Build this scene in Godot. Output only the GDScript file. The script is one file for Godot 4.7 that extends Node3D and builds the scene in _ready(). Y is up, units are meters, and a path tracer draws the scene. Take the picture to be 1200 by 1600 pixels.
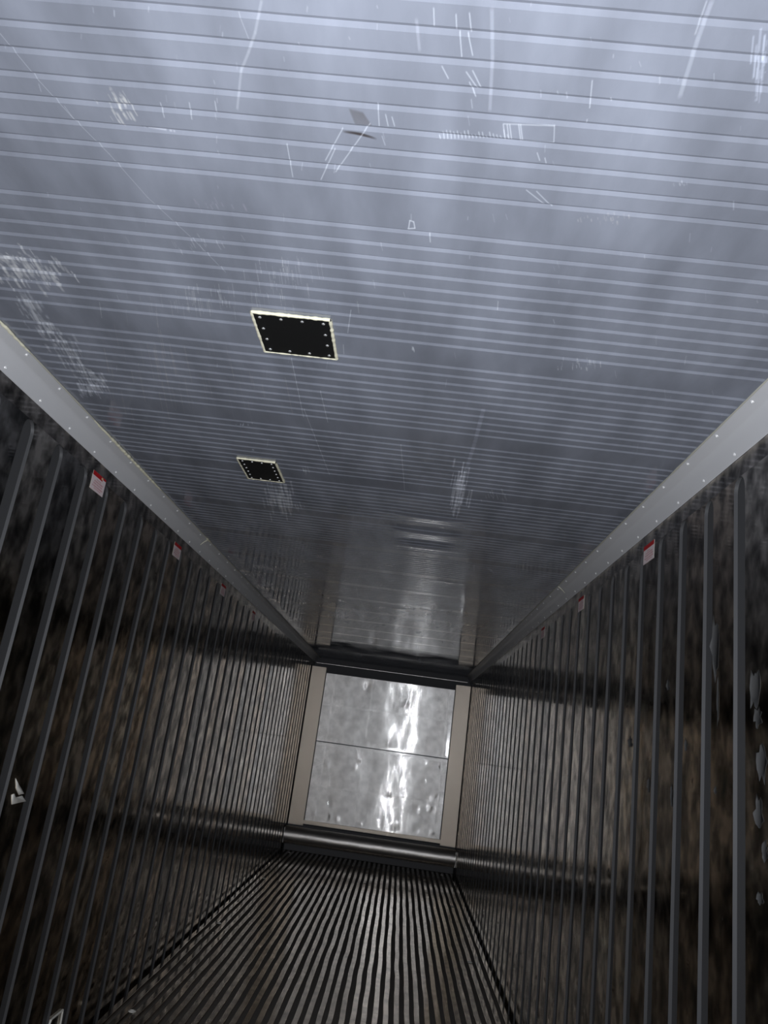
extends Node3D
# Inside of an empty refrigerated trailer, photographed by phone flash. Units are metres, the trailer runs along -z.

const HALF := 1.245          # half of the inner width
const TOP := 2.803           # ceiling height
const NOSE := -12.10         # the plane of the steel bulkhead
const EYE := Vector3(0.2596, 1.6988, 0.0)
const TURN := Vector3(0.2849, 0.0593, 0.1372)
const FOCAL := 1199.6        # pixels, for a frame of 1200 x 1600

var made := {}
var M := {}
var wave := FastNoiseLite.new()
var fine := FastNoiseLite.new()
var rng := RandomNumberGenerator.new()

func _ready() -> void:
	rng.seed = 7
	wave.seed = 3; wave.noise_type = FastNoiseLite.TYPE_SIMPLEX_SMOOTH; wave.frequency = 1.0; wave.fractal_octaves = 2
	fine.seed = 11; fine.noise_type = FastNoiseLite.TYPE_SIMPLEX_SMOOTH; fine.frequency = 1.0; fine.fractal_octaves = 3
	# ---- camera, surroundings, flash, exposure
	var cam := Camera3D.new(); cam.name = "camera"
	cam.fov = rad_to_deg(2.0 * atan(800.0 / FOCAL)); cam.near = 0.02; cam.far = 60.0
	cam.position = EYE; cam.rotation = TURN
	add_child(cam); cam.current = true
	var env := Environment.new()
	env.background_mode = Environment.BG_COLOR; env.background_color = Color(0.01, 0.011, 0.013)
	env.tonemap_mode = Environment.TONE_MAPPER_LINEAR; env.tonemap_exposure = 1.0
	env.sdfgi_enabled = true; env.ssao_enabled = true; env.ssil_enabled = true
	var we := WorldEnvironment.new(); we.name = "environment"; we.environment = env; add_child(we)
	flash_phone()
	make_materials()
	ceiling(); walls(); floor_bars(); trims(); ends()
	bulkhead(); bumper()
	plates(); stickers(); floor_caps(); scraps()

# ---------------------------------------------------------------- the phone whose flash lights the place
func flash_phone() -> void:
	var b := Basis.from_euler(TURN)
	var p := Node3D.new(); p.name = "phone"; add_child(p)
	p.transform = Transform3D(b, EYE + b * Vector3(0.0, 0.0, 0.006))
	describe(p, "phone with its camera flash lit, shining down the trailer", "phone")
	var body := BoxMesh.new(); body.size = Vector3(0.075, 0.155, 0.008)
	part(p, "body", body, plain(Color(0.03, 0.03, 0.035), 0.4), Vector3(-0.014, -0.058, 0.004))
	var led := CylinderMesh.new(); led.top_radius = 0.004; led.bottom_radius = 0.004; led.height = 0.0012
	var lm := plain(Color(1, 1, 1), 0.5); lm.emission_enabled = true; lm.emission = Color(1, 0.98, 0.95); lm.emission_energy_multiplier = 3.0
	var l := part(p, "flash_led", led, lm, Vector3(-0.022, 0.0, -0.0008)); l.rotation.x = PI / 2
	var s := SpotLight3D.new(); s.name = "flash"; p.add_child(s)
	s.position = Vector3(-0.022, 0.0, -0.003)
	s.light_color = Color(0.95, 0.97, 1.0); s.light_energy = 7.6; s.light_size = 0.004
	s.spot_range = 40.0; s.spot_attenuation = 2.0; s.spot_angle = 78.0; s.spot_angle_attenuation = 0.6
	s.shadow_enabled = true

# ---------------------------------------------------------------- helpers
func numbered(called: String) -> String:
	var n: int = made.get(called, 0)
	made[called] = n + 1
	return called if n == 0 else "%s_%03d" % [called, n]

func describe(o: Node, label: String, category: String, group := "", kind := "") -> void:
	o.set_meta("label", label); o.set_meta("category", category)
	if group: o.set_meta("group", group)
	if kind: o.set_meta("kind", kind)

func thing(called: String, label: String, category: String, at := Vector3.ZERO, group := "", kind := "") -> Node3D:
	var o := Node3D.new(); o.name = numbered(called); add_child(o); o.position = at
	describe(o, label, category, group, kind)
	return o

func part(parent: Node, called: String, mesh: Mesh, mat: Material, at := Vector3.ZERO) -> MeshInstance3D:
	var o := MeshInstance3D.new(); o.name = called; o.mesh = mesh; o.material_override = mat
	parent.add_child(o, true); o.position = at
	return o

func plain(c: Color, rough: float, metal := 0.0) -> StandardMaterial3D:
	var m := StandardMaterial3D.new(); m.albedo_color = c; m.roughness = rough; m.metallic = metal
	return m

func slab(size: Vector3) -> BoxMesh:
	var b := BoxMesh.new(); b.size = size; return b

# where the line of sight through a pixel of the photograph meets the ceiling: (x, -z)
func on_ceiling(px: float, py: float) -> Vector2:
	var d := Basis.from_euler(TURN) * Vector3((px - 600.0) / FOCAL, -(py - 800.0) / FOCAL, -1.0)
	var t := (TOP - EYE.y) / d.y
	return Vector2(EYE.x + d.x * t, -d.z * t)

func on_side(px: float, py: float, side: float) -> Vector2:
	var d := Basis.from_euler(TURN) * Vector3((px - 600.0) / FOCAL, -(py - 800.0) / FOCAL, -1.0)
	var t := (side * HALF - EYE.x) / d.x
	return Vector2(-d.z * t, EYE.y + d.y * t)

# a mesh from rows of points: rows[i][j]; each strip between j and j+1 gets its own normals when hard
func sheet(rows: Array, hard: bool, uv: Callable, flip := false) -> ArrayMesh:
	var v := PackedVector3Array(); var n := PackedVector3Array(); var t := PackedVector2Array(); var ix := PackedInt32Array()
	var R := rows.size(); var C: int = rows[0].size()
	var cols := []
	if hard:
		for j in C - 1: cols.append([j, j + 1])
	else:
		var all := []
		for j in C: all.append(j)
		cols.append(all)
	for group in cols:
		var base := v.size(); var w: int = group.size()
		for i in R:
			for k in w:
				var j: int = group[k]
				var p: Vector3 = rows[i][j]
				var a: Vector3 = rows[maxi(i - 1, 0)][j]; var b: Vector3 = rows[mini(i + 1, R - 1)][j]
				var c: Vector3 = rows[i][group[maxi(k - 1, 0)]]; var d: Vector3 = rows[i][group[mini(k + 1, w - 1)]]
				var nn := (b - a).cross(d - c).normalized()
				v.append(p); n.append(-nn if flip else nn); t.append(uv.call(p))
		for i in R - 1:
			for k in w - 1:
				var q := base + i * w + k
				if flip: ix.append_array([q, q + w, q + 1, q + 1, q + w, q + w + 1])
				else: ix.append_array([q, q + 1, q + w, q + 1, q + w + 1, q + w])
	var arr := []; arr.resize(Mesh.ARRAY_MAX)
	arr[Mesh.ARRAY_VERTEX] = v; arr[Mesh.ARRAY_NORMAL] = n; arr[Mesh.ARRAY_TEX_UV] = t; arr[Mesh.ARRAY_INDEX] = ix
	var m := ArrayMesh.new(); m.add_surface_from_arrays(Mesh.PRIMITIVE_TRIANGLES, arr)
	return m

func lathe(profile: Array, sides: int) -> ArrayMesh:      # [radius, height] pairs about y
	var rows := []
	for i in sides + 1:
		var a := TAU * i / sides; var r := []
		for q in profile: r.append(Vector3(cos(a) * q[0], q[1], sin(a) * q[0]))
		rows.append(r)
	return sheet(rows, true, func(p): return Vector2(p.x, p.z), true)

func bead(points: Array, radii: Array, sides := 6) -> ArrayMesh:    # a tube along points
	var rows := []
	for i in points.size():
		var a: Vector3 = points[maxi(i - 1, 0)]; var b: Vector3 = points[mini(i + 1, points.size() - 1)]
		var dir := (b - a).normalized()
		var up := Vector3.UP if absf(dir.y) < 0.9 else Vector3.RIGHT
		var s := dir.cross(up).normalized(); var u := s.cross(dir)
		var ring := []
		for k in sides + 1:
			var th := TAU * k / sides
			ring.append(points[i] + (s * cos(th) + u * sin(th)) * radii[i])
		rows.append(ring)
	return sheet(rows, false, func(p): return Vector2(p.x, p.z))

# a flat outline (in the z-y plane) with thickness towards +x
func plate_of(outline: PackedVector2Array, thick: float) -> ArrayMesh:
	var st := SurfaceTool.new(); st.begin(Mesh.PRIMITIVE_TRIANGLES)
	var tri := Geometry2D.triangulate_polygon(outline)
	for f in [0.0, thick]:
		for k in range(0, tri.size(), 3):
			var q := [tri[k], tri[k + 1], tri[k + 2]]
			if f == 0.0: q.reverse()
			for j in q: st.add_vertex(Vector3(f, outline[j].y, outline[j].x))
	for k in outline.size():
		var a := outline[k]; var b := outline[(k + 1) % outline.size()]
		for q in [[a, 0.0], [b, 0.0], [b, thick], [a, 0.0], [b, thick], [a, thick]]: st.add_vertex(Vector3(q[1], q[0].y, q[0].x))
	st.generate_normals()
	return st.commit()

# ---------------------------------------------------------------- materials
func noise_image(w: int, h: int, freq: float, octaves: int, sd: int, lo: float, hi: float, stretch := Vector2.ONE) -> Image:
	var n := FastNoiseLite.new(); n.seed = sd; n.noise_type = FastNoiseLite.TYPE_SIMPLEX_SMOOTH
	n.frequency = freq; n.fractal_octaves = octaves
	var im := n.get_seamless_image(int(w / stretch.x), int(h / stretch.y), false, false, 0.1, true)
	im.resize(w, h, Image.INTERPOLATE_CUBIC); im.convert(Image.FORMAT_L8)
	var d := im.get_data()
	for i in d.size(): d[i] = int(clampf(lerpf(lo, hi, d[i] / 255.0), 0, 1) * 255.0)
	return Image.create_from_data(w, h, false, Image.FORMAT_L8, d)

func tex(im: Image) -> ImageTexture:
	im.generate_mipmaps()
	return ImageTexture.create_from_image(im)

func tri(m: StandardMaterial3D, scale: Vector3) -> StandardMaterial3D:
	m.uv1_triplanar = true; m.uv1_world_triplanar = true; m.uv1_scale = scale
	return m

func make_materials() -> void:
	# ceiling liner: one grey plastic skin, glossy and scuffed
	var c := plain(Color(0.905, 0.93, 1.0), 1.0)
	c.albedo_texture = tex(ceiling_marks()); c.roughness_texture = tex(noise_image(512, 512, 0.008, 3, 5, 0.02, 0.17)); M.ceiling = c
	# wall liner: dull dark steel, smeared with dirt
	var w := plain(Color(0.88, 0.84, 0.79), 1.0, 1.0)
	w.albedo_texture = tex(noise_image(1024, 1024, 0.012, 6, 21, 0.28, 1.24, Vector2(1, 1.4)))
	w.roughness_texture = tex(noise_image(1024, 1024, 0.016, 5, 23, 0.0, 0.29, Vector2(1, 1.4))); w.roughness_texture_channel = BaseMaterial3D.TEXTURE_CHANNEL_RED
	M.wall = tri(w, Vector3(0.7, 0.7, 0.7))
	M.walls = [w]      # one steel; uneven reflected brightness from strip to strip is put into the tint
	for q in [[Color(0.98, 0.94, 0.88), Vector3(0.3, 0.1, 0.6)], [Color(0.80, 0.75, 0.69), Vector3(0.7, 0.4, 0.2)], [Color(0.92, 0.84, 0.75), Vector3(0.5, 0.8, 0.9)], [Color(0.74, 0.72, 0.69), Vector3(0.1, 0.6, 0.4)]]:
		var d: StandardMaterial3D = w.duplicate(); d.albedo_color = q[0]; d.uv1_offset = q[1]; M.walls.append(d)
	# floor bars: worn aluminium
	var a := plain(Color(0.93, 0.89, 0.84), 1.0, 1.0)
	a.albedo_texture = tex(noise_image(512, 512, 0.012, 3, 31, 0.78, 1.08)); a.roughness_texture = tex(noise_image(512, 512, 0.010, 2, 33, 0.07, 0.20))
	M.floor = tri(a, Vector3(1.3, 1.3, 1.3))
	M.groove = plain(Color(0.27, 0.27, 0.275), 0.45); M.groove.metallic_specular = 0.28
	M.pan = plain(Color(0.44, 0.42, 0.40), 0.8)
	M.board = plain(Color(0.40, 0.40, 0.41), 0.7)
	M.trim = plain(Color(0.80, 0.80, 0.81), 0.5)
	M.rivet = plain(Color(0.95, 0.95, 0.95), 0.3, 0.25)
	M.seal = plain(Color(0.74, 0.73, 0.68), 0.7)
	M.foam = plain(Color(0.92, 0.90, 0.80), 0.8)
	var s := plain(Color(0.94, 0.93, 0.92), 1.0, 1.0)
	# fine brushing: dull scratches with polished flecks between them that lean up or down
	var mix := noise_image(1024, 1024, 0.16, 2, 41, 0.0, 1.0); var lean := noise_image(1024, 1024, 0.11, 2, 43, 0.0, 1.0); var px := mix.get_data(); var nm := Image.create_empty(1024, 1024, false, Image.FORMAT_RGB8)
	var ld := lean.get_data()
	for i in px.size():
		nm.set_pixel(i % 1024, i / 1024, Color(0.5, 0.5 + (ld[i] / 255.0 - 0.5) * 0.28, 1.0))
		px[i] = 15 if px[i] > 156 else 112
	s.roughness_texture = tex(Image.create_from_data(1024, 1024, false, Image.FORMAT_L8, px)); s.uv1_scale = Vector3(1.7, 1.7, 1)
	s.albedo_texture = tex(noise_image(512, 512, 0.006, 4, 47, 0.86, 1.03))
	s.normal_enabled = true; s.normal_texture = tex(nm); s.normal_scale = 1.0
	M.steel = s
	M.post = plain(Color(0.74, 0.70, 0.65), 0.42, 1.0)
	M.tube = plain(Color(0.88, 0.86, 0.84), 0.4, 1.0)
	M.plate = plain(Color(0.07, 0.07, 0.07), 0.55)
	M.screw = plain(Color(0.85, 0.85, 0.85), 0.35, 0.7)
	M.white = plain(Color(0.86, 0.85, 0.82), 0.7)

# scuffs, scratches and stains on the ceiling liner, drawn where the photograph has them
const CZ0 := 0.55
const CZ1 := 4.35
const CS := 2048
var marks: Image

func dab(u: float, v: float, r: float, c: Color, alpha: float) -> void:
	for y in range(int(v - r), int(v + r) + 2):
		for x in range(int(u - r), int(u + r) + 2):
			if x < 0 or y < 0 or x >= CS or y >= CS: continue
			var k := clampf(r + 0.5 - Vector2(x - u, y - v).length(), 0, 1) * alpha
			if k > 0: marks.set_pixel(x, y, marks.get_pixel(x, y).lerp(c, k))

func stroke(px: Array, mm: float, alpha: float, c := Color(0.98, 0.97, 0.93), broken := 0.0) -> void:
	var mpp := 2.0 * HALF / CS
	for i in px.size() - 1:
		var a := on_ceiling(px[i].x, px[i].y); var b := on_ceiling(px[i + 1].x, px[i + 1].y)
		var ua := Vector2((a.x + HALF) / mpp, (a.y - CZ0) / (CZ1 - CZ0) * CS); var ub := Vector2((b.x + HALF) / mpp, (b.y - CZ0) / (CZ1 - CZ0) * CS)
		var steps := maxi(2, int(ua.distance_to(ub) * 1.2))
		for k in steps + 1:
			var p := ua.lerp(ub, float(k) / steps)
			if broken > 0 and fine.get_noise_2d(p.x * 0.05 + p.y * 0.04, p.y * 0.07) * 0.5 + 0.5 < broken: continue
			dab(p.x, p.y, maxf(0.35, mm * 0.0005 / mpp), c, alpha * 1.05 / (1.0 + mm * 0.0009 / mpp))

func smear(cx: float, cy: float, w: float, h: float, n: int, mm: float, alpha: float, c := Color(0.95, 0.94, 0.9), lean := 0.3) -> void:
	for i in n:
		var x := cx + rng.randfn(0, w * 0.5); var y := cy + rng.randfn(0, h * 0.5); var l := rng.randf_range(0.3, 1.0) * h
		stroke([Vector2(x, y - l * 0.5), Vector2(x + lean * l, y + l * 0.5)], mm * rng.randf_range(0.5, 1.3), alpha * rng.randf_range(0.4, 1.0), c, 0.3)

func ceiling_marks() -> Image:
	marks = noise_image(CS, CS, 0.012, 5, 51, 0.51, 0.63, Vector2(2, 4))
	marks.convert(Image.FORMAT_RGB8)
	stroke([Vector2(-10, 40), Vector2(60, 125), Vector2(110, 180), Vector2(170, 240), Vector2(230, 308), Vector2(300, 372), Vector2(352, 425)], 1.6, 0.5)
	stroke([Vector2(408, 0), Vector2(398, 50), Vector2(388, 80), Vector2(376, 110), Vector2(370, 170)], 5, 0.25)
	stroke([Vector2(372, 20), Vector2(388, 60)], 2, 0.3)
	smear(182, 165, 26, 22, 26, 5, 0.7, Color(0.93, 0.90, 0.82), 0.6)
	stroke([Vector2(195, 194), Vector2(272, 206)], 3, 0.5, Color(0.95, 0.93, 0.9), 0.3)
	stroke([Vector2(100, 165), Vector2(118, 190)], 2, 0.4)
	for k in 10:
		stroke([Vector2(546 + k * 2.2, 170 + k * 0.6), Vector2(556 + k * 2.6, 194 + k * 0.2)], 4, 0.26, Color(0.36, 0.32, 0.29))
		stroke([Vector2(536 + k * 3, 205 + k * 0.3), Vector2(560 + k * 3, 208 + k * 0.9)], 4, 0.3, Color(0.30, 0.27, 0.25))
	for q in [[590, 160, 592, 196], [602, 178, 606, 196], [612, 182, 616, 196], [578, 192, 524, 268], [523, 232, 501, 280], [448, 225, 457, 276], [535, 200, 508, 250], [335, 158, 338, 176], [295, 160, 299, 186], [250, 160, 256, 183],
		[677, 12, 678, 40], [690, 103, 700, 122], [712, 22, 713, 46], [718, 50, 721, 88], [733, 20, 736, 50], [731, 52, 738, 86], [728, 112, 746, 138], [738, 110, 751, 136], [733, 128, 743, 150], [925, 125, 921, 168], [917, 186, 916, 192], [954, 152, 955, 158],
		[839, 238, 843, 250], [851, 246, 853, 254], [822, 296, 850, 318], [838, 298, 862, 322], [548, 484, 543, 520], [536, 538, 537, 553], [778, 470, 777, 484], [475, 640, 515, 742], [455, 560, 474, 652], [340, 455, 345, 470], [626, 694, 632, 766], [500, 610, 512, 660]]:
		stroke([Vector2(q[0], q[1]), Vector2(q[2], q[3])], 2.2, 0.6)
	stroke([Vector2(768, 14), Vector2(769, 90), Vector2(765, 172)], 7, 0.22)
	stroke([Vector2(650, 30), Vector2(655, 78)], 6, 0.2)
	stroke([Vector2(786, 193), Vector2(866, 196), Vector2(865, 222), Vector2(812, 220)], 2.2, 0.55)
	for k in 20: stroke([Vector2(686 + k * 5.6, 212 - rng.randf() * 10), Vector2(688 + k * 5.6, 216)], 2.2, 0.6)
	for q in [786, 792, 796, 810, 813]: stroke([Vector2(q, 194), Vector2(q + 3, 218)], 2.4, 0.65)
	stroke([Vector2(1112, 0), Vector2(1090, 60), Vector2(1062, 150)], 8, 0.25)
	stroke([Vector2(1104, 0), Vector2(1086, 52)], 3, 0.35)
	smear(1188, 100, 12, 60, 16, 3, 0.5, Color(1, 1, 1), -0.1)
	smear(945, 341, 40, 7, 22, 3.0, 0.4, Color(0.9, 0.87, 0.8), 0.2)
	smear(1065, 286, 12, 4, 5, 3, 0.5)
	stroke([Vector2(638, 356), Vector2(640, 344), Vector2(646, 346), Vector2(648, 356), Vector2(637, 357)], 3, 0.8)
	stroke([Vector2(642, 334), Vector2(642, 344)], 2, 0.4)
	stroke([Vector2(671, 365), Vector2(672, 378)], 3, 0.6)
	smear(644, 546, 2, 8, 6, 3, 0.7)
	smear(40, 425, 62, 22, 90, 8, 0.7, Color(0.93, 0.91, 0.86), 0.7)
	smear(14, 402, 30, 8, 40, 7, 0.8, Color(0.95, 0.93, 0.88), 1.2)
	for k in 12: smear(34 + k * 10, 470 + k * 12, 15, 17, 16, 9, 0.5, Color(0.9, 0.89, 0.86), 0.6)
	smear(142, 606, 26, 14, 40, 9, 0.6, Color(0.93, 0.92, 0.9), 0.5)
	smear(330, 470, 150, 26, 70, 1.8, 0.42, Color(0.95, 0.93, 0.86), 0.15)
	smear(445, 425, 50, 32, 40, 1.8, 0.5, Color(0.95, 0.93, 0.88), 0.15)
	smear(300, 380, 70, 14, 16, 3, 0.3, Color(0.95, 0.93, 0.88), 0.6)
	smear(270, 590, 160, 60, 60, 2.2, 0.28, Color(0.90, 0.84, 0.74), 0.2)
	smear(330, 320, 40, 12, 12, 4, 0.3, Color(0.85, 0.8, 0.8), 0.5)
	smear(905, 569, 34, 9, 26, 3, 0.5, Color(0.96, 0.95, 0.9), 0.1)
	stroke([Vector2(755, 640), Vector2(742, 690), Vector2(726, 742), Vector2(712, 800)], 16, 0.3, Color(0.9, 0.9, 0.9), 0.35)
	smear(722, 770, 12, 34, 60, 7, 0.7, Color(0.95, 0.94, 0.92), -0.2)
	smear(773, 777, 22, 10, 16, 6, 0.35)
	smear(435, 780, 18, 24, 70, 11, 0.6, Color(0.9, 0.89, 0.86), 0.2)
	smear(462, 790, 14, 6, 10, 7, 0.4)
	smear(475, 735, 8, 10, 8, 5, 0.5)
	smear(378, 663, 14, 3, 8, 4, 0.8, Color(1, 1, 1), 0.1)
	smear(396, 702, 8, 3, 5, 4, 0.6, Color(1, 1, 1), 0.1)
	for k in 110:      # short rubbing marks all over
		var x := rng.randf_range(0, 1200); var y := rng.randf_range(0, 700); var l := rng.randf_range(3, 14)
		stroke([Vector2(x, y), Vector2(x + rng.randf_range(-0.2, 0.4) * l, y + l)], rng.randf_range(1.2, 2.6), rng.randf_range(0.1, 0.4))
	return marks

# ---------------------------------------------------------------- ceiling
func dent(x: float, z: float) -> float:      # how far the liner bulges down at a place (z counted forwards)
	var d := 0.0012 * wave.get_noise_2d(x * 1.6, z * 0.8) + 0.0002 * wave.get_noise_2d(x * 5.0 + 40.0, z * 2.0)
	var side := exp(-pow((x - 0.27) / 0.15, 4))      # a buckle where something hit the ceiling
	d += side * (0.006 * exp(-pow((z - 3.78) / 0.05, 2)) - 0.005 * exp(-pow((z - 3.93) / 0.06, 2)) + 0.007 * exp(-pow((z - 4.08) / 0.06, 2)) - 0.005 * exp(-pow((z - 4.24) / 0.06, 2)) + 0.004 * exp(-pow((z - 4.4) / 0.05, 2)))
	d += 0.004 * exp(-pow((x - 0.45) / 0.08, 2) - pow((z - 5.3) / 0.05, 2)) + 0.003 * exp(-pow((x - 0.1) / 0.1, 2) - pow((z - 6.7) / 0.06, 2))
	return d

func ceiling() -> void:
	var root := thing("ceiling", "grey glossy ribbed ceiling liner with scuffs and two black plates", "ceiling", Vector3.ZERO, "", "structure")
	part(root, "roof_board", slab(Vector3(2 * HALF + 0.2, 0.06, 16.4)), M.pan, Vector3(0, TOP + 0.0035 + 0.004 + 0.03, -4.7))
	var cuts := []      # far edges of the grooves
	var k := -2
	while true:
		var z := 1.500 + 0.632 * k
		if z > 12.45: break
		for i in 10:
			var g := z + 0.0557 * i
			if g > 0.2 and g < 12.5: cuts.append(g)
		k += 1
	var drop := 0.0035
	for i in cuts.size() - 1:
		var za: float = cuts[i] - 0.0095; var zb: float = cuts[i + 1] - 0.0095
		var zs := [za, cuts[i], lerpf(cuts[i], zb - 0.0072, 0.5), zb - 0.0072, zb]
		var rows := []
		var seg := 32 if za < 6.0 else 20
		for s in seg + 1:
			var x := lerpf(-HALF, HALF, float(s) / seg); var r := []
			for j in 5:
				var y := TOP - dent(x, zs[j]) + (drop if j == 0 or j == 4 else 0.0)
				r.append(Vector3(x, y, -zs[j]))
			rows.append(r)
		# the flat face is smooth, the groove sides are hard edged
		var uvf := func(p: Vector3): return Vector2((p.x + HALF) / (2 * HALF), (-p.z - CZ0) / (CZ1 - CZ0))
		part(root, "liner_strip", sheet(rows, true, uvf, true), M.ceiling)
	part(root, "liner_panel", slab(Vector3(2 * HALF, 0.012, 3.66)), M.ceiling, Vector3(0, TOP + 0.006, 1.64))

# ---------------------------------------------------------------- side walls
func walls() -> void:
	for side in [-1.0, 1.0]:
		var root := thing("wall_left" if side < 0 else "wall_right", "dark reflecting steel side wall with upright grooves, %s" % ("bearing a torn white scrap" if side < 0 else "without any torn scrap on it"), "wall", Vector3.ZERO, "", "structure")
		var depth := 0.010
		part(root, "wall_board", slab(Vector3(0.08, TOP + 0.16, 16.4)), M.groove, Vector3(side * (HALF + depth + 0.04), TOP * 0.5, -4.7))
		var first := 2.655 if side < 0 else 2.414
		var pitch := 0.2545 if side < 0 else 0.2553
		var z0 := first - pitch * 9.0
		var groove := 0.084; var slope := 0.006; var ytop := 2.656; var rr := 0.05
		var n := int((12.5 - z0) / pitch)
		for k in n:
			var za := z0 + pitch * k - slope; var zb := z0 + pitch * (k + 1) - groove
			var rows := []
			var seg := 30
			for s in seg + 7:
				var y := lerpf(-0.04, ytop - rr, float(s) / seg) if s <= seg else ytop - rr + rr * sin((s - seg) / 6.0 * PI / 2)
				var t := clampf((y - (ytop - rr)) / rr, 0, 1)
				var grow := (groove - slope) * 0.5 * (1.0 - sqrt(maxf(0.0, 1.0 - t * t)))
				var zz := [za - grow, za + slope - grow, lerpf(za, zb, 0.36), lerpf(za, zb, 0.66), zb + grow, zb + slope + grow]
				var r := []
				for j in 6:
					var bulge := (0.0005 * wave.get_noise_3d(y * 1.3, zz[j] * 1.2, side * 30.0) + 0.0002 * fine.get_noise_3d(y * 4.0, zz[j] * 3.0, side * 9.0)) * clampf((ytop - y) / 0.3, 0, 1)
					r.append(Vector3(side * (HALF + bulge + (depth if j == 0 or j == 5 else 0.0)), y, -zz[j]))
				rows.append(r)
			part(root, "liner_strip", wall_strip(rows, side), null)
		part(root, "header_band", slab(Vector3(depth + 0.001, TOP - ytop + 0.03, 12.6)), M.wall, Vector3(side * (HALF + depth * 0.5 + 0.0005), (TOP + ytop + 0.03) * 0.5, -6.1))

func wall_strip(rows: Array, side: float) -> ArrayMesh:
	# the smooth face, then the two groove sides as a second surface
	var m := ArrayMesh.new()
	for bands in [[[1, 2, 3, 4]], [[0, 1], [4, 5]]]:
		var st := SurfaceTool.new()
		for band in bands:
			var sub := []
			for r in rows:
				var q := []
				for j in band: q.append(r[j])
				sub.append(q)
			st.append_from(sheet(sub, false, func(p): return Vector2(p.z, p.y), side > 0), 0, Transform3D.IDENTITY)
		m = st.commit(m)
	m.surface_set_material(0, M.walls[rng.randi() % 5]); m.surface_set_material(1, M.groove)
	return m

# ---------------------------------------------------------------- floor
func floor_bars() -> void:
	var root := thing("floor", "worn aluminium floor of long raised bars with dark gaps", "floor", Vector3.ZERO, "", "structure")
	part(root, "floor_pan", slab(Vector3(2 * HALF + 0.2, 0.06, 16.4)), M.pan, Vector3(0, -0.075, -4.7))
	var n := 36; var pitch := 0.0688
	for i in n:
		var x0 := (i - (n - 1) * 0.5) * pitch
		var rows := []
		for s in 90:
			var z := lerpf(1.5, -12.35, s / 89.0)
			var dx := 0.006 * wave.get_noise_2d(i * 3.7, z * 1.1) + 0.003 * wave.get_noise_2d(i * 9.1 + 50, z * 3.4)
			var dy := 0.0008 * wave.get_noise_2d(i * 5.1 + 90, z * 1.5)
			var r := []
			for q in [[-0.003, -0.045], [-0.003, -0.008], [-0.018, -0.008], [-0.018, -0.0015], [-0.0165, 0.0], [0.0165, 0.0], [0.018, -0.0015], [0.018, -0.008], [0.003, -0.008], [0.003, -0.045]]:
				r.append(Vector3(x0 + dx + q[0], dy + q[1], z))
			rows.append(r)
		part(root, "floor_bar", sheet(rows, true, func(p): return Vector2(p.x, p.z)), M.floor)

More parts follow.
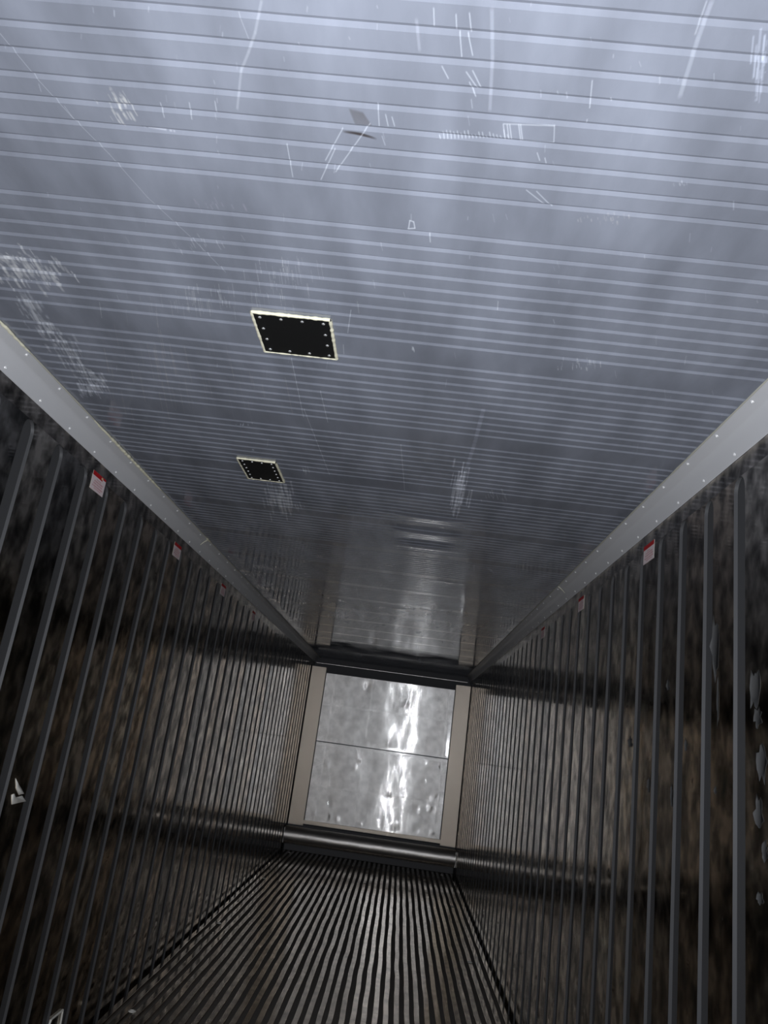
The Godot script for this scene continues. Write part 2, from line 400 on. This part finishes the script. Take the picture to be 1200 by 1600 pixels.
# ---------------------------------------------------------------- cove trims where walls meet the ceiling
func trims() -> void:
	for side in [-1.0, 1.0]:
		var root := thing("trim_1" if side < 0 else "trim_2", "grey riveted cove trim between ceiling and %s" % ("the wall bearing a torn scrap, with lumps of cream foam" if side < 0 else "the wall without a torn scrap"), "trim", Vector3.ZERO, "", "structure")
		var prof := [[0.082, 0.001], [0.081, 0.003], [0.045, 0.012], [0.035, 0.019], [0.024, 0.034], [0.004, 0.077], [0.001, 0.079]]
		var rows := []
		for s in 120:
			var z := lerpf(0.6, -12.45, s / 119.0); var r := []
			var e := 0.0012 * fine.get_noise_2d(z * 4.0, side * 7.0)
			for q in prof: r.append(Vector3(side * (HALF - q[0] - e), TOP - q[1] - e * 0.6 - 0.001, z))
			rows.append(r)
		var st := SurfaceTool.new()
		for band in [[0, 1], [1, 2, 3, 4, 5], [5, 6]]:
			var sub := []
			for r in rows:
				var q := []
				for j in band: q.append(r[j])
				sub.append(q)
			st.append_from(sheet(sub, false, func(p): return Vector2(p.x, p.z), side < 0), 0, Transform3D.IDENTITY)
		part(root, "cove_strip", st.commit(), M.trim)
		var rv := lathe([[0.0, 0.0034], [0.003, 0.0029], [0.0054, 0.0014], [0.0064, 0.0]], 8)
		var zu := 2.1116 if side > 0 else 2.35
		var zl := 2.3835 if side > 0 else 2.6175
		for k in range(-4, 38):
			var a := part(root, "rivet", rv, M.rivet, Vector3(side * (HALF - 0.071), TOP - 0.0095, -(zu + 0.2665 * k))); a.rotation = Vector3(0, 0, side * (PI - 0.46))
			var b := part(root, "rivet", rv, M.rivet, Vector3(side * (HALF - 0.011), TOP - 0.0655, -(zl + 0.2665 * k))); b.rotation = Vector3(0, 0, side * (PI - 1.13))
		var pts := []; var rad := []
		for s in 260:
			var z := lerpf(0.6, -12.4, s / 259.0)
			pts.append(Vector3(side * (HALF - 0.084), TOP - 0.0015, z)); rad.append(0.0032 + 0.0018 * fine.get_noise_2d(z * 9.0, side * 3.0))
		part(root, "sealant_bead", bead(pts, rad), M.seal)
		if side < 0:
			for f in [[2.02, 2.34, 0.0055], [2.92, 3.85, 0.0065], [4.85, 4.95, 0.006]]:
				pts = []; rad = []
				var c := int((f[1] - f[0]) / 0.008)
				for s in c + 1:
					var z: float = lerpf(f[0], f[1], float(s) / c)
					pts.append(Vector3(-HALF + 0.085 + 0.003 * fine.get_noise_2d(z * 30.0, 5.0), TOP - 0.004, -z))
					rad.append(f[2] * (0.25 + 0.75 * sqrt(maxf(0.0, sin(PI * s / c)))) * (1.0 + 0.55 * fine.get_noise_2d(z * 28.0, 1.0)))
				part(root, "foam_lump", bead(pts, rad, 7), M.foam)
		var zd := 4.98 if side > 0 else 4.90      # a run of sealant down the cove
		part(root, "sealant_drip", bead([Vector3(side * (HALF - 0.082), TOP - 0.004, -zd), Vector3(side * (HALF - 0.055), TOP - 0.02, -zd - 0.01), Vector3(side * (HALF - 0.035), TOP - 0.04, -zd - 0.012)], [0.006, 0.0045, 0.002]), M.seal)

# ---------------------------------------------------------------- nose and rear
func ends() -> void:
	var nose := thing("wall_front", "plain nose wall seen through the dark slot above the steel bulkhead", "wall", Vector3(0, 0, -12.5), "", "structure")
	part(nose, "nose_board", slab(Vector3(2 * HALF + 0.2, TOP + 0.2, 0.08)), M.board, Vector3(0, TOP * 0.5, -0.06))
	var rear := thing("wall_back", "dark closed rear end of the trailer", "wall", Vector3(0, 0, 3.4), "", "structure")
	part(rear, "rear_board", slab(Vector3(2 * HALF + 0.2, TOP + 0.2, 0.08)), M.board, Vector3(0, TOP * 0.5, 0.06))

# ---------------------------------------------------------------- steel bulkhead
func steel_panel(x0: float, x1: float, y0: float, y1: float, sd: float, strength: float) -> ArrayMesh:
	var rows := []
	var dents := []
	var g := RandomNumberGenerator.new(); g.seed = int(sd) + 5
	for k in int(26 * strength):
		var a := g.randf(); var b := g.randf()
		if k % 3 == 0: b = 0.04 + 0.05 * g.randf()      # along the lower edge
		elif k % 3 == 1: a = (0.06 + 0.12 * g.randf()) if k % 2 else (0.86 + 0.1 * g.randf())
		dents.append([lerpf(x0, x1, a), lerpf(y0, y1, b), g.randf_range(0.018, 0.05), g.randf_range(-0.0012, 0.0012) * strength])
	if strength < 1.5: dents.append([-0.34, 2.44, 0.05, -0.004])
	for i in 141:
		var y := lerpf(y0, y1, i / 140.0); var r := []
		for j in 241:
			var x := lerpf(x0, x1, j / 240.0)
			var edge := clampf(minf(minf(x - x0, x1 - x), minf(y - y0, y1 - y)) / 0.05, 0, 1)
			var d := 0.0040 * wave.get_noise_3d(x * 1.5, y * 0.6, sd) + 0.0010 * wave.get_noise_3d(x * 3.4, y * 1.6, sd + 20.0)
			d += 0.00016 * strength * fine.get_noise_3d(x * 9.0, y * 6.0, sd + 40.0)
			for q in dents:
				var e: float = Vector2(x - q[0], (y - q[1]) * 0.7).length() / q[2]
				if e < 2.5: d += 1.7 * q[3] * exp(-e * e)
			r.append(Vector3(x, y, d * edge))
		rows.append(r)
	return sheet(rows, false, func(p): return Vector2(p.x, p.y), true)

func bulkhead() -> void:
	var root := thing("bulkhead", "dented polished steel bulkhead of two sheets between pale posts", "bulkhead", Vector3(0, 0, NOSE))
	part(root, "upper_sheet", steel_panel(-0.998, 0.998, 1.545, 2.555, 3.0, 1.0), M.steel, Vector3(0, 0, 0.004))
	part(root, "lower_sheet", steel_panel(-0.998, 0.998, 0.413, 1.532, 9.0, 2.0), M.steel, Vector3(0, 0, -0.004))
	part(root, "backing_board", slab(Vector3(2.02, 2.14, 0.03)), M.board, Vector3(0, 1.484, -0.035))
	for side in [-1.0, 1.0]:
		var p := part(root, "post", slab(Vector3(0.222, 2.30, 0.05)), M.post, Vector3(side * 1.122, 1.485, -0.012))
		part(p, "post_lip", slab(Vector3(0.222, 0.018, 0.012)), M.post, Vector3(0, 1.141, 0.031))
		var g := slab(Vector3(0.010, 2.20, 0.02)); part(root, "post_joint", g, M.board, Vector3(side * 1.004, 1.50, -0.006))
	part(root, "bottom_flange", slab(Vector3(2.44, 0.05, 0.02)), M.post, Vector3(0, 0.386, 0.0))
	part(root, "top_rail", slab(Vector3(2.36, 0.006, 0.03)), M.tube, Vector3(0, 2.694, -0.02))
	part(root, "apron", slab(Vector3(2.48, 0.36, 0.02)), M.board, Vector3(0, 0.16, -0.03))

func bumper() -> void:
	var rows := []
	for s in 61:
		var x := lerpf(-1.235, 1.235, s / 60.0); var r := []
		for k in 25:
			var a := TAU * k / 24.0; var rad := 0.122 + 0.002 * wave.get_noise_2d(x * 3.0, a)
			r.append(Vector3(x, cos(a) * rad, sin(a) * rad))
		rows.append(r)
	var root := thing("bumper_tube", "round grey metal tube lying along the foot of the steel bulkhead", "tube", Vector3(0, 0.205, -11.94))
	part(root, "tube", sheet(rows, false, func(p): return Vector2(p.x, p.y)), M.tube)
	for s in [-1.0, 1.0]:
		part(root, "end_cap", slab(Vector3(0.008, 0.2, 0.2)), M.tube, Vector3(s * 1.236, 0, 0))
	part(root, "foot_rail", slab(Vector3(2.44, 0.10, 0.04)), M.board, Vector3(0, -0.152, -0.02))

# ---------------------------------------------------------------- black plates screwed to the ceiling
func plates() -> void:
	for q in [[-0.307, -0.075, 1.908, 2.142, 4, 4, "square black ceiling plate with cream sealant edge and twelve widely spaced screws"], [-0.613, -0.433, 3.180, 3.455, 4, 6, "oblong black ceiling plate with cream sealant edge and closely spaced screws"]]:
		var w: float = q[1] - q[0]; var l: float = q[3] - q[2]
		var at := Vector3((q[0] + q[1]) * 0.5, TOP, -(q[2] + q[3]) * 0.5)
		var root := thing("access_plate", q[6], "plate", at)
		part(root, "plate", slab(Vector3(w - 0.004, 0.006, l - 0.004)), M.plate, Vector3(0, -0.004, 0))
		var hw := w * 0.5 - 0.003; var hl := l * 0.5 - 0.003
		for e in [[Vector2(-hw, -hl), Vector2(hw, -hl)], [Vector2(hw, -hl), Vector2(hw, hl)], [Vector2(hw, hl), Vector2(-hw, hl)], [Vector2(-hw, hl), Vector2(-hw, -hl)]]:
			var pts := []; var rad := []
			for k in 41:
				var p: Vector2 = e[0].lerp(e[1], k / 40.0)
				pts.append(Vector3(p.x, -0.004, p.y)); rad.append(0.0052 + 0.0020 * fine.get_noise_2d(p.x * 40.0 + w * 9, p.y * 40.0))
			part(root, "sealant_bead", bead(pts, rad, 8), M.foam)
		var head := lathe([[0.0, -0.0035], [0.0028, -0.003], [0.0048, -0.0012], [0.0052, 0.0]], 8)
		var nx: int = q[4]; var nz: int = q[5]
		for i in nx:
			for j in nz:
				if i > 0 and i < nx - 1 and j > 0 and j < nz - 1: continue
				part(root, "screw", head, M.screw, Vector3(lerpf(-hw + 0.021, hw - 0.021, float(i) / (nx - 1)), -0.007, lerpf(-hl + 0.021, hl - 0.021, float(j) / (nz - 1))))

# ---------------------------------------------------------------- red and white stickers under the trims
func sticker_print(torn: bool) -> ImageTexture:
	var im := Image.create_empty(150, 85, false, Image.FORMAT_RGB8); im.fill(Color(0.90, 0.84, 0.85))
	im.fill_rect(Rect2i(0, 0, 150, 20), Color(0.70, 0.05, 0.08))
	for line in [[28, 50, 100, 5], [37, 30, 124, 7], [48, 24, 128, 7], [60, 18, 136, 7], [71, 40, 120, 4]]:
		var x: int = line[1]
		while x < line[2]:
			var w := rng.randi_range(3, 7)
			im.fill_rect(Rect2i(x, line[0], w, line[3]), Color(0.80, 0.55, 0.58)); x += w + rng.randi_range(2, 4)
	if torn:
		im.fill_rect(Rect2i(96, 4, 20, 10), Color(0.88, 0.78, 0.62)); im.fill_rect(Rect2i(112, 10, 38, 10), Color(0.9, 0.86, 0.86))
	return tex(im)

func stickers() -> void:
	for q in [[-1, 3.21, 0], [-1, 4.50, 1], [-1, 5.78, 2], [-1, 7.06, 3], [1, 3.238, 0], [1, 4.56, 1], [1, 5.86, 2]]:
		var side: float = q[0]; var z: float = q[1]
		var where: String = "on the wall bearing a torn scrap" if side < 0 else "on the wall without a torn scrap"
		var look: String = ["red and white sticker farthest from the bulkhead", "second red and white sticker towards the bulkhead", "third red and white sticker towards the bulkhead", "fourth red and white sticker, nearest the bulkhead"][q[2]]
		var root := thing("load_sticker", "%s, %s" % [look, where], "sticker", Vector3(side * (HALF - 0.0006), 2.5905, -z - 0.0745))
		var m := plain(Color(1, 1, 1), 0.5); m.albedo_texture = sticker_print(q[0] < 0 and q[2] == 0)
		var st := SurfaceTool.new(); st.begin(Mesh.PRIMITIVE_TRIANGLES)
		var hw := 0.0745; var h := 0.0835; var th := 0.0008
		# print reads from the inside of the trailer
		var u0 := 0.0 if side < 0 else 1.0
		var c := [Vector3(-side * th, 0, hw), Vector3(-side * th, h, hw), Vector3(-side * th, h, -hw), Vector3(-side * th, 0, -hw)]
		var uv := [Vector2(u0, 1), Vector2(u0, 0), Vector2(1 - u0, 0), Vector2(1 - u0, 1)]
		for k in ([0, 1, 2, 0, 2, 3] if side < 0 else [0, 2, 1, 0, 3, 2]):
			st.set_uv(uv[k]); st.set_normal(Vector3(-side, 0, 0)); st.add_vertex(c[k])
		part(root, "print", st.commit(), m)
		part(root, "backing", slab(Vector3(th * 0.9, h, hw * 2)), M.white, Vector3(-side * th * 0.45, h * 0.5, 0))

# ---------------------------------------------------------------- bright caps in the floor, scraps on the wall
func floor_caps() -> void:
	for q in [[-1.097, 5.073], [-1.10, 7.325], [1.065, 7.31], [-1.093, 9.584], [1.065, 9.6], [-1.10, 11.70], [1.055, 11.70]]:
		var root := thing("floor_cap", "small bright round cap fixed in an outer floor bar beside the wall", "cap", Vector3(q[0], 0.0025, -q[1]), "floor caps along both walls")
		part(root, "cap_head", lathe([[0.0, 0.006], [0.014, 0.0055], [0.021, 0.003], [0.023, 0.0]], 14), M.white)

func scraps() -> void:
	var a := thing("torn_sticker", "torn white sticker remnant left on the dark side wall", "sticker", Vector3(-HALF + 0.0005, 0, 0))
	for poly in [[Vector2(24, 1216), Vector2(29, 1226), Vector2(33, 1232), Vector2(37, 1240), Vector2(29, 1242), Vector2(25, 1232)], [Vector2(18, 1242), Vector2(22, 1240), Vector2(24, 1246), Vector2(29, 1245), Vector2(34, 1243), Vector2(40, 1252), Vector2(30, 1254), Vector2(18, 1257)]]:
		var o := PackedVector2Array()
		for p in poly:
			var s := on_side(p.x, p.y, -1.0); o.append(Vector2(-s.x, s.y))
		part(a, "torn_piece", plate_of(o, 0.0012), M.white)
	var b := thing("bent_tag", "white triangular outline of a bent tag low on the dark wall", "tag", Vector3(-HALF + 0.001, 0, 0))
	var tri_px := [Vector2(74, 1604), Vector2(78, 1593), Vector2(96.5, 1578), Vector2(92, 1604)]
	for k in 3:
		var s := on_side(tri_px[k].x, tri_px[k].y, -1.0); var e := on_side(tri_px[k + 1].x, tri_px[k + 1].y, -1.0)
		part(b, "tag_edge", bead([Vector3(0.004, s.y, -s.x), Vector3(0.004, e.y, -e.x)], [0.0055, 0.0055], 6), M.white)

	# paint and dirt rubbed onto the other wall
	var wall := get_node("wall_right")
	M.rub = plain(Color(0.25, 0.25, 0.25), 0.8)
	for q in [[1118, 1010, 8, 46], [1122, 1095, 2, 34], [1044, 1070, 3, 9], [1180, 1075, 9, 34], [1184, 1120, 7, 16], [1191, 1190, 9, 26], [1186, 1270, 8, 24], [1072, 1165, 3, 10], [1118, 1235, 3, 6], [1014, 1225, 3, 12], [985, 1160, 4, 8], [1050, 1245, 3, 16], [1195, 1330, 6, 14], [1188, 1405, 7, 10]]:
		var o := PackedVector2Array()
		for k in 16:
			var th := TAU * k / 16.0; var rr: float = 1.0 + 0.8 * fine.get_noise_2d(q[0] + cos(th) * 1.4, q[1] + sin(th) * 1.4)
			var w := on_side(q[0] + cos(th) * q[2] * rr * 0.8, q[1] + sin(th) * q[3] * rr, 1.0); o.append(Vector2(-w.x, w.y))
		part(wall, "paint_rub", plate_of(o, 0.0006), M.rub, Vector3(HALF - 0.0011, 0, 0))
